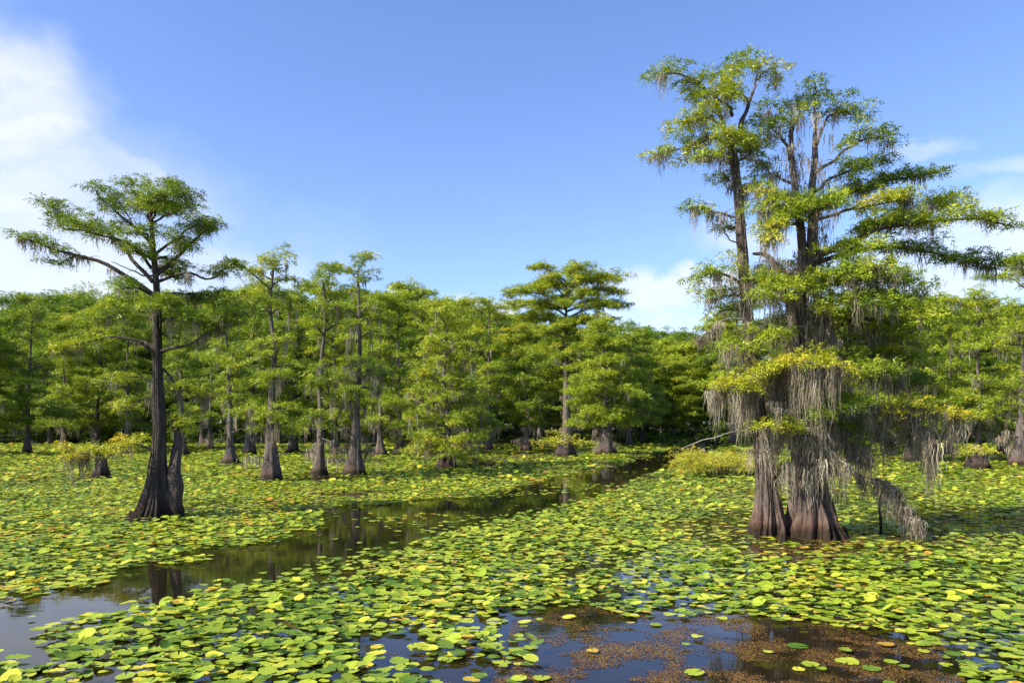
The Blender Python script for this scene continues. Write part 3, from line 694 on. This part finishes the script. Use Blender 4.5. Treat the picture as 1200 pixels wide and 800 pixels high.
# ------------------------------------------------------------------ forest behind
protos = []
for i in range(7):
    st = ('dense', 'dense', 'cone', 'dense', 'irr', 'dense', 'dense')[i]
    q = Q(.75, .7, 20, .6, .34, .85)
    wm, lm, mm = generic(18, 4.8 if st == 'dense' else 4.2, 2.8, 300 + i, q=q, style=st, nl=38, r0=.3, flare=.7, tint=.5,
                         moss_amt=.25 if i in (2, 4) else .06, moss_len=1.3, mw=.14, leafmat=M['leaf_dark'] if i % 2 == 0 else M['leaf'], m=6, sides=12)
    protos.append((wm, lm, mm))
sky_line = [(-400, 350), (0, 349), (60, 347), (150, 352), (230, 352), (300, 345), (400, 350), (480, 352), (560, 358), (600, 362), (660, 372), (720, 380), (760, 396), (800, 398), (850, 392), (900, 380), (960, 365), (1050, 352), (1130, 354), (1200, 345), (1600, 345)]
sx, sy = zip(*sky_line)
rowdefs = [(92, 0, .86), (103, .5, .95), (116, .2, 1.0), (130, .7, 1.0)]
zones = [(120, 'forest tree in the wall of green behind the trees left of the lone dark cypress'),
         (330, 'forest tree in the wall of green behind the lone dark cypress and the stubby-based one'),
         (600, 'forest tree in the wall of green behind the shaggy skirted cypress'),
         (760, 'forest tree in the wall of green behind the umbrella-topped cypress'),
         (900, 'dark rounded forest tree closing the far end of the channel'),
         (5000, 'forest tree in the wall of green behind the moss-laden trees at right')]
for ri, (Yr, off, hs) in enumerate(rowdefs):
    half = Yr * .667 + 16; x = -half + off * 4.6; r = np.random.default_rng(60 + ri)
    while x < half:
        Y = Yr + r.uniform(-4, 4); px = CX + x / Y * F
        top = np.interp(px, sx, sy) + r.normal() * 11
        Ht = (H0 + (HY - top) / F * Y) * hs * r.uniform(.93, 1.04)
        pi = int(r.integers(0, 7)); wm, lm, mm = protos[pi]
        s = Ht / 18
        lab = next(l for lim, l in zones if px < lim)
        t = empty('forest_tree', (x, Y, 0)); t.scale = (max(s, .8) * r.uniform(.9, 1.15),) * 2 + (s,); t.rotation_euler.z = r.uniform(0, 6.28)
        tag(t, lab, 'tree', 'trees of the far forest edge')
        link_mesh('trunk', wm, t); link_mesh('crown', lm, t)
        if mm: tag(link_mesh('hanging_moss', mm, t), kind='stuff')
        x += r.uniform(3.6, 5.6)

# the undergrowth along the far shore: one leafy mass nobody could count
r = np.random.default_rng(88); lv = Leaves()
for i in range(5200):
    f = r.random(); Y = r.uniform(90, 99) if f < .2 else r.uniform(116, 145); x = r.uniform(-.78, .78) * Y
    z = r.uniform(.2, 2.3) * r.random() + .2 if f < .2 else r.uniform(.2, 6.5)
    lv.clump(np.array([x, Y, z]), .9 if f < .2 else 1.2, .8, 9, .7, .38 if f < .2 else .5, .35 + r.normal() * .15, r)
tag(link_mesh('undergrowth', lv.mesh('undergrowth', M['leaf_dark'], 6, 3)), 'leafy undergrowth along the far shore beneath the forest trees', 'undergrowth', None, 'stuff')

# ------------------------------------------------------------------ lily pads
def inpoly(px, py, poly):
    c = np.zeros(len(px), bool); n = len(poly)
    for i in range(n):
        x1, y1 = poly[i]; x2, y2 = poly[(i + 1) % n]
        if y1 == y2: continue
        hit = ((y1 > py) != (y2 > py)) & (px < (x2 - x1) * (py - y1) / (y2 - y1) + x1)
        c ^= hit
    return c
CHANNEL = [(-80, 722), (0, 706), (60, 692), (110, 690), (150, 670), (210, 660), (262, 645), (320, 634), (380, 618), (372, 602), (395, 596), (470, 588), (540, 584),
           (590, 575), (640, 563), (690, 551), (735, 542), (775, 529), (812, 518), (850, 514), (862, 516), (832, 530), (796, 545), (752, 560), (712, 577), (644, 599), (592, 610),
           (550, 620), (505, 631), (440, 649), (400, 657), (330, 672), (262, 688), (180, 702), (110, 716), (86, 728), (52, 740), (40, 756), (10, 764), (-20, 764), (-90, 760)]
BARE = [(640, 712), (700, 722), (760, 735), (830, 728), (900, 733), (960, 730), (1030, 738), (1070, 748), (1100, 770), (1130, 830), (610, 830), (625, 790), (655, 770), (600, 742)]
SPARSE1 = [(420, 730), (500, 722), (600, 715), (800, 715), (830, 735), (640, 790), (620, 830), (400, 830), (470, 790), (400, 760)]
TREEW = [(770, 612), (830, 600), (880, 600), (990, 590), (1060, 590), (1200, 596), (1300, 600), (1300, 640), (1180, 642), (1060, 640), (1000, 652), (900, 655), (820, 640)]
BANDS = [[(200, 590), (380, 586), (385, 594), (210, 598)], [(0, 566), (70, 560), (120, 566), (30, 572)], [(560, 535), (660, 524), (700, 530), (580, 541)], [(840, 572), (880, 570), (884, 584), (840, 586)],
         [(980, 578), (1100, 574), (1110, 580), (990, 588)]]
def field(x, y):
    px = CX + x / y * F; py = HY + F * H0 / y
    wob = np.array([mnoise.noise(Vector((a * .9, b * .9, 0))) for a, b in zip(x, y)])
    wob2 = np.array([mnoise.noise(Vector((a * .28, b * .28, 5))) for a, b in zip(x, y)])
    sc = np.clip((py - HY) / 150, .05, 2)
    pxw, pyw = px + wob * 34 * sc, py + (wob * 9 + wob2 * 6) * sc
    d = np.full(len(x), .94)
    d -= np.where(py < 600, np.clip((wob2 - .08) * 1.3, 0, .55), 0)
    d -= np.clip((wob - .22) * 1.6, 0, .6); d -= np.clip((wob2 - .3) * 1.5, 0, .5)
    for b in BANDS: d = np.where(inpoly(pxw, pyw, b), .35, d)
    d = np.where(inpoly(pxw, pyw, TREEW), .20 + .35 * (wob2 > .1), d)
    d = np.where(inpoly(pxw, pyw, SPARSE1), .22 + .5 * (wob > .05), d)
    d = np.where(inpoly(pxw, pyw, BARE), .012, d)
    chan = inpoly(px + wob * 16 * sc, py + wob * 4 * sc, CHANNEL) | inpoly(pxw, pyw, CHANNEL)
    d = np.where(chan, np.where(wob2 > .32, .12, .012), d)
    return d, px, py

def sample_pads(y0, y1, sp, rad0, rad1, rr):
    ys = np.arange(y0, y1, sp); X, Y = [], []
    for yy in ys:
        w = yy * .667 * 1.18 + 1.0; xs = np.arange(-w, w, sp)
        X.append(xs); Y.append(np.full(len(xs), yy))
    X = np.concatenate(X); Y = np.concatenate(Y)
    X = X + rr.uniform(-.6, .6, len(X)) * sp; Y = Y + rr.uniform(-.6, .6, len(Y)) * sp
    d, px, py = field(X, Y); keep = rr.random(len(X)) < d
    X, Y, d, px, py = X[keep], Y[keep], d[keep], px[keep], py[keep]
    R = rr.uniform(rad0, rad1, len(X)) * np.where(rr.random(len(X)) < .12, .65, 1)
    return X, Y, R, d, px, py
TRUNKS = [(W(185, 607, groundY(607)), .8), (W(950, 628, groundY(628)), .9), (W(903, 626, groundY(626)), .6)]
rp = np.random.default_rng(17)
bands = [sample_pads(5.2, 14, .110, .045, .108, rp), sample_pads(14, 32, .118, .05, .110, rp), sample_pads(32, 60, .22, .09, .16, rp), sample_pads(60, 92, .38, .15, .28, rp)]
X, Y, R, D, PXs, PYs = [np.concatenate(a) for a in zip(*bands)]
ok = np.ones(len(X), bool)
for c, rad in TRUNKS: ok &= (X - c[0]) ** 2 + (Y - c[1]) ** 2 > rad ** 2
X, Y, R, D, PXs, PYs = X[ok], Y[ok], R[ok], D[ok], PXs[ok], PYs[ok]
n = len(X)
tv = np.array([mnoise.noise(Vector((a * .5, b * .5, 9))) for a, b in zip(X, Y)])
T = np.clip(.41 + tv * .35 + rp.normal(size=n) * .24 + np.where(rp.random(n) < .03, .3, 0), .02, 1)
raised = (rp.random(n) < .22) & (D > .5)
Z = np.where(raised, rp.uniform(.05, .15, n), rp.uniform(.010, .05, n))
TILT = np.where(raised, np.clip(np.abs(rp.normal(0, .28, n)), 0, .6), np.abs(rp.normal(0, .07, n)))
AZ = rp.uniform(0, 2 * math.pi, n); ROT = rp.uniform(0, 2 * math.pi, n)

def pad_rim(k, notch, r, rr):
    th = np.linspace(notch, 2 * math.pi - notch, k)
    rad = r * (1 + .04 * np.sin(3 * th + rr.uniform(0, 6)) + .03 * np.sin(5 * th + rr.uniform(0, 6)))
    return th, rad
def merged_pads(idx, k, seed):
    rr = np.random.default_rng(seed); m = len(idx)
    th = np.linspace(.16, 2 * math.pi - .16, k)[None]
    a, b = rr.uniform(0, 6, (m, 1)), rr.uniform(0, 6, (m, 1))
    rad = R[idx][:, None] * (1 + .05 * np.sin(3 * th + a) + .03 * np.sin(5 * th + b))
    lx, ly = rad * np.cos(th), rad * np.sin(th) * rr.uniform(.82, 1, (m, 1))
    cup = rr.uniform(-.05, .10, (m, 1)) + np.where(raised[idx][:, None], .14, 0)
    lz = R[idx][:, None] * (cup + .10 * np.sin(2 * th + b) * rr.random((m, 1)))
    lx = np.hstack([np.zeros((m, 1)), lx]); ly = np.hstack([np.zeros((m, 1)), ly]); lz = np.hstack([np.zeros((m, 1)), lz])
    c, s = np.cos(ROT[idx])[:, None], np.sin(ROT[idx])[:, None]
    lx, ly = lx * c - ly * s, lx * s + ly * c
    # tilt about an azimuth
    ca, sa = np.cos(AZ[idx])[:, None], np.sin(AZ[idx])[:, None]; ct, st = np.cos(TILT[idx])[:, None], np.sin(TILT[idx])[:, None]
    u = lx * ca + ly * sa; v = -lx * sa + ly * ca
    u2 = u * ct - lz * st; z2 = u * st + lz * ct
    Vx = u2 * ca - v * sa + X[idx][:, None]; Vy = u2 * sa + v * ca + Y[idx][:, None]; Vz = z2 + Z[idx][:, None]
    V = np.stack([Vx, Vy, Vz], -1).reshape(-1, 3)
    base = np.arange(m)[:, None] * (k + 1); j = np.arange(1, k)[None]
    tr = np.stack([base + 0 * j, base + j, base + j + 1], -1).reshape(-1, 3)
    return mesh_np('lily_pads', V, tris=tr, mat=M['pads'], tint=np.repeat(T[idx], k - 1), smooth=False)

inframe = (PXs > -6) & (PXs < 1206) & (PYs < 806)
area = np.where(inframe, R ** 2 / Y ** 3, -1)                  # how large each shows
order = np.argsort(-area); near = order[:298]
rest = np.ones(n, bool); rest[near] = False
ri = np.where(rest)[0]
a_ = ri[Y[ri] < 32]; b_ = ri[Y[ri] >= 32]
me1 = merged_pads(a_, 13, 5); me2 = merged_pads(b_, 8, 6)
import bmesh
bm = bmesh.new(); bm.from_mesh(me1); bm.from_mesh(me2); me = bpy.data.meshes.new('lily_pad_mat'); bm.to_mesh(me); bm.free(); me.materials.append(M['pads'])
tag(link_mesh('lily_pad_mat', me), 'mat of small floating lily pads spreading across the lake to the trees', 'lily pads', None, 'stuff')

# the pads that show largest, each its own leaf
def pad_mesh(mat, seed, standing):
    rr = np.random.default_rng(seed); k = 40
    th = np.linspace(.13, 2 * math.pi - .13, k)
    rad = 1 + .035 * np.sin(3 * th + rr.uniform(0, 6)) + .025 * np.sin(7 * th + rr.uniform(0, 6))
    for _ in range(seed % 3):      # nibbled bites in the rim
        rad = rad * (1 - rr.uniform(.12, .3) * np.exp(-((th - rr.uniform(.5, 5.8)) / rr.uniform(.1, .22)) ** 2))
    V = [np.array([[0, 0, 0.]])]
    for f in (.4, .8, 1.0):
        z = (.02 if not standing else .10) * f ** 2 + (.05 if f == 1 else .0) * np.maximum(0, np.sin(2 * th + rr.uniform(0, 6))) + .012 * np.sin(9 * th) * f
        V.append(np.stack([rad * f * np.cos(th), rad * f * np.sin(th) * .93, z], -1))
    V = np.vstack(V); Qs, Tr = [], []
    for j in range(k - 1): Tr.append((0, 1 + j, 2 + j))
    for ring in (0, 1):
        for j in range(k - 1):
            a = 1 + ring * k + j; Qs.append((a, a + k, a + k + 1, a + 1))
    return mesh_np('lily_pad', V, quads=Qs, tris=Tr, mat=mat, smooth=True)
VAR = {c: [pad_mesh(M['pad_' + c], 70 + 9 * i + j, j == 3) for j in range(7)] for i, c in enumerate(('green', 'lime', 'yellow', 'rust'))}
PADLAB = {'green': 'dark green', 'lime': 'bright lime-green', 'yellow': 'yellowing', 'rust': 'rust-mottled old'}
def zone_of(px, py):
    if px < 160: return 'floating at the near left corner beside the blue reflection'
    if px < 420: return 'in the near mat left of the dark blue gap'
    if px < 680: return 'around the dark blue gap at the bottom'
    if px < 1090: return 'at the brown weed patch near the bottom'
    return 'clustered in the near right corner'
for i in near:
    c = 'green' if T[i] < .33 else 'lime' if T[i] < .62 else 'yellow' if T[i] < .85 else 'rust'
    o = link_mesh('lily_pad', VAR[c][int(ROT[i] * 100) % 7])
    o.location = (X[i], Y[i], Z[i] + .004)
    rx, ry = TILT[i] * math.cos(AZ[i]), TILT[i] * math.sin(AZ[i])
    o.rotation_euler = (rx, ry, ROT[i]); o.scale = (R[i],) * 3
    tag(o, PADLAB[c] + ' lily pad ' + zone_of(PXs[i], PYs[i]), 'lily pad', PADLAB[c] + ' lily pads ' + zone_of(PXs[i], PYs[i]))
for (px, py, w, c, lab) in [(935, 758, 25, 'green', 'upper left green lily pad alone on the brown weed patch'), (993, 776, 29, 'lime', 'largest lime lily pad alone in the middle of the brown weed patch'),
                            (949, 779, 22, 'lime', 'lily pad alone below the upper left one on the brown weed patch'), (1021, 784, 23, 'green', 'green lily pad lowest of those alone on the brown weed patch'),
                            (936, 785, 16, 'yellow', 'smallest yellowish lily pad alone on the brown weed patch'), (1044, 776, 17, 'lime', 'small lily pad at the right end of those alone on the brown weed patch'),
                            (1086, 741, 15, 'lime', 'lone lily pad at the upper right rim of the brown weed patch')]:
    y = groundY(py); o = link_mesh('lily_pad', VAR[c][int(px) % 3]); p = W(px, py, y)
    o.location = (p[0], y, .014); o.rotation_euler = (0, 0, px * 1.7); o.scale = (w * y / F / 2,) * 3
    tag(o, lab, 'lily pad', 'lily pads alone on the brown weed patch')

# ------------------------------------------------------------------ drifting brown weed
def weeds(poly, n, s0, s1, tmean, rr, thr=-.1):
    xs, ys = zip(*poly); px = rr.uniform(min(xs), max(xs), n); py = rr.uniform(min(ys), min(max(ys), 830), n)
    k = inpoly(px, py, poly); px, py = px[k], py[k]
    y = F * H0 / (py - HY); x = (px - CX) / F * y
    nn = np.array([mnoise.noise(Vector((a * 1.6, b * 1.6, 3))) + .5 * mnoise.noise(Vector((a * 5, b * 5, 3))) for a, b in zip(x, y)])
    k = rr.random(len(nn)) < np.clip((nn - thr + .12) * 2.2, 0, 1); x, y, nn = x[k], y[k], nn[k]; m = len(x)
    a = rr.uniform(0, 6.28, m); s = rr.uniform(s0, s1, m)
    corners = []
    for q, l in ((0, 1), (1.35, .45), (math.pi, 1), (math.pi + 1.7, .5)):
        corners.append(np.stack([x + np.cos(a + q) * s * l, y + np.sin(a + q) * s * l, np.full(m, .004) + rr.uniform(0, .005, m)], -1))
    return np.stack(corners, 1), np.clip(rr.normal(tmean, .22, m) + nn * .3, 0, 1)
rw = np.random.default_rng(4)
parts = [weeds([(600, 725), (760, 700), (900, 715), (1060, 730), (1110, 760), (1150, 830), (560, 830), (590, 770)], 190000, .004, .013, .45, rw, -.06),
         weeds([(420, 770), (560, 740), (640, 800), (600, 830), (400, 830)], 14000, .004, .014, .45, rw, .15),
         weeds(TREEW, 26000, .012, .045, .75, rw, -.25),
         weeds([(540, 530), (690, 520), (740, 528), (600, 545)], 12000, .06, .2, .3, rw, -.4),
         weeds([(0, 560), (160, 556), (400, 600), (100, 600)], 9000, .05, .13, .35, rw, .05),
         weeds([(700, 560), (880, 540), (880, 600), (720, 610)], 12000, .03, .09, .4, rw, .0),
         weeds([(980, 570), (1300, 550), (1300, 600), (990, 590)], 9000, .05, .1, .4, rw, .0),
         weeds([(300, 560), (560, 552), (560, 580), (330, 590)], 9000, .06, .12, .4, rw, .0)]
C = np.vstack([p[0] for p in parts]); TT = np.concatenate([p[1] for p in parts])
V = C.reshape(-1, 3); me = mesh_np('pond_weed', V, quads=np.arange(len(V)).reshape(-1, 4), mat=M['weed'], tint=TT)
tag(link_mesh('pond_weed', me), 'brown and olive weed drifting on the dark water between the pads', 'pond weed', None, 'stuff')

# ------------------------------------------------------------------ water, bank
def sheet(name, x0, x1, y0, y1, z, mat):
    me = mesh_np(name, [(x0, y0, z), (x1, y0, z), (x1, y1, z), (x0, y1, z)], quads=[(0, 1, 2, 3)], mat=mat)
    return tag(link_mesh(name, me), kind='structure')
sheet('water', -3000, 3000, -200, 3500, 0, M['water'])
nx, ny = 80, 14; xs = np.linspace(-500, 500, nx); ysx = np.linspace(0, 1, ny)
V = []
for b in ysx:
    for a in xs:
        yy = 94 + b * 400 + 1.5 * math.sin(a * .11) + .8 * math.sin(a * .37)
        V.append((a, yy, -.12 + min(b * 400 * .05, 1.2) + .15 * mnoise.noise(Vector((a * .1, yy * .1, 0)))))
Qd = [(j * nx + i, j * nx + i + 1, (j + 1) * nx + i + 1, (j + 1) * nx + i) for j in range(ny - 1) for i in range(nx - 1)]
tag(link_mesh('ground', mesh_np('ground', V, quads=Qd, mat=M['bank'], smooth=True)), kind='structure')

# ------------------------------------------------------------------ light, sky
SUN_AZ, SUN_EL = math.radians(-114), math.radians(37)
sd = Vector((math.sin(SUN_AZ) * math.cos(SUN_EL), math.cos(SUN_AZ) * math.cos(SUN_EL), math.sin(SUN_EL)))
sl = bpy.data.lights.new('sun', 'SUN'); sl.energy = 5.0; sl.angle = math.radians(.53); sl.color = (1, .93, .78)
so = bpy.data.objects.new('sun', sl); so.rotation_euler = (-sd).to_track_quat('-Z', 'Y').to_euler(); so.location = sd * 60
COL.objects.link(so)
w = bpy.data.worlds.new('World'); scene.world = w; w.use_nodes = True; nt = w.node_tree; nt.nodes.clear()
out = N(nt, 'ShaderNodeOutputWorld'); bg = N(nt, 'ShaderNodeBackground'); bg.inputs['Strength'].default_value = .115
sky = N(nt, 'ShaderNodeTexSky'); sky.sky_type = 'NISHITA'; sky.sun_disc = False
sky.sun_elevation = SUN_EL; sky.sun_rotation = SUN_AZ % (2 * math.pi); sky.air_density = 1.0; sky.dust_density = .5; sky.ozone_density = 3.0
tc = N(nt, 'ShaderNodeTexCoord'); sep = N(nt, 'ShaderNodeSeparateXYZ'); nt.links.new(tc.outputs['Generated'], sep.inputs[0])
az = math_n(nt, 'ARCTAN2', sep.outputs['X'], sep.outputs['Y']); el = math_n(nt, 'ARCSINE', sep.outputs['Z'])
cmb = N(nt, 'ShaderNodeCombineXYZ'); nt.links.new(az, cmb.inputs[0]); nt.links.new(el, cmb.inputs[1])
wn = N(nt, 'ShaderNodeTexNoise', i_Scale=5.0, i_Detail=6.0, i_Roughness=.6); nt.links.new(cmb.outputs[0], wn.inputs['Vector'])
wofs = N(nt, 'ShaderNodeVectorMath', operation='SUBTRACT'); nt.links.new(wn.outputs['Color'], wofs.inputs[0]); wofs.inputs[1].default_value = (.5, .5, .5)
wsc = N(nt, 'ShaderNodeVectorMath', operation='SCALE'); nt.links.new(wofs.outputs[0], wsc.inputs[0]); wsc.inputs['Scale'].default_value = .16
wp = N(nt, 'ShaderNodeVectorMath', operation='ADD'); nt.links.new(cmb.outputs[0], wp.inputs[0]); nt.links.new(wsc.outputs[0], wp.inputs[1])
def ae(px, py):
    u, v = (px - CX) / F, (HY - py) / F
    return math.atan(u), math.atan(v / math.sqrt(1 + u * u))
total = None
CLOUDS = [(0, 130, 100, 80, .95, 0), (35, 200, 105, 55, .75, -8), (-60, 240, 160, 140, .8, 0), (150, 215, 100, 26, .55, -22), (60, 310, 260, 42, .75, 0), (310, 310, 120, 50, .1, 0),
          (120, 250, 130, 70, .35, 0), (790, 345, 95, 20, .8, -4), (770, 378, 90, 18, .8, 0), (575, 358, 48, 12, .9, 0), (880, 290, 70, 20, .5, 0), (1130, 300, 170, 45, .75, 4), (1175, 205, 55, 12, .5, -6),
          (1088, 184, 22, 9, .5, 20), (700, 392, 260, 22, .4, 0), (-250, 150, 160, 200, .8, 0), (1400, 280, 160, 60, .6, 0)]
for (px, py, rx, ry, amp, rot) in CLOUDS:
    a, e = ae(px, py); 
    mp = N(nt, 'ShaderNodeMapping'); mp.vector_type = 'TEXTURE'
    mp.inputs['Location'].default_value = (a, e, 0); mp.inputs['Rotation'].default_value = (0, 0, math.radians(rot))
    mp.inputs['Scale'].default_value = (rx / F * 1.25, ry / F * 1.25, 1)
    nt.links.new(wp.outputs[0], mp.inputs[0])
    ln = N(nt, 'ShaderNodeVectorMath', operation='LENGTH'); nt.links.new(mp.outputs[0], ln.inputs[0])
    mr = N(nt, 'ShaderNodeMapRange'); mr.interpolation_type = 'SMOOTHSTEP'; mr.inputs['From Min'].default_value = 1.15; mr.inputs['From Max'].default_value = .35
    mr.inputs['To Max'].default_value = amp; nt.links.new(ln.outputs['Value'], mr.inputs['Value'])
    total = mr.outputs[0] if total is None else math_n(nt, 'MAXIMUM', total, mr.outputs[0])
smp = N(nt, 'ShaderNodeMapping'); smp.inputs['Scale'].default_value = (3, 8, 1); nt.links.new(wp.outputs[0], smp.inputs[0])
sn = N(nt, 'ShaderNodeTexNoise', i_Scale=1.6, i_Detail=7.0, i_Roughness=.55); nt.links.new(smp.outputs[0], sn.inputs['Vector'])
sr = N(nt, 'ShaderNodeMapRange'); sr.inputs['From Min'].default_value = .3; sr.inputs['From Max'].default_value = .62; sr.inputs['To Min'].default_value = .42
nt.links.new(sn.outputs['Fac'], sr.inputs['Value'])
cf = math_n(nt, 'MULTIPLY', total, sr.outputs[0], True)
grade = N(nt, 'ShaderNodeMix', data_type='RGBA', blend_type='MULTIPLY'); grade.inputs[0].default_value = 1
nt.links.new(sky.outputs[0], grade.inputs[6]); grade.inputs[7].default_value = (.90, .94, 1.18, 1)
mixc = N(nt, 'ShaderNodeMix', data_type='RGBA'); nt.links.new(cf, mixc.inputs[0]); nt.links.new(grade.outputs[2], mixc.inputs[6]); mixc.inputs[7].default_value = (4.9, 5.0, 5.1, 1)
nt.links.new(mixc.outputs[2], bg.inputs[0]); nt.links.new(bg.outputs[0], out.inputs[0])

# ------------------------------------------------------------------ camera
cam = bpy.data.cameras.new('camera'); co = bpy.data.objects.new('camera', cam); COL.objects.link(co)
cam.sensor_width = 36; cam.lens = F / 1200 * 36; cam.clip_end = 5000; cam.clip_start = .1
co.location = (0, 0, H0); co.rotation_euler = (math.radians(90), 0, 0)
cam.shift_y = (HY - 400) / 1200
scene.camera = co
scene.view_settings.view_transform = 'Standard'; scene.view_settings.look = 'None'
scene.view_settings.exposure = .95; scene.view_settings.gamma = 1; scene.view_settings.use_curve_mapping = False
scene.cycles.max_bounces = 6; scene.cycles.diffuse_bounces = 2; scene.cycles.transmission_bounces = 3; scene.cycles.use_denoising = True
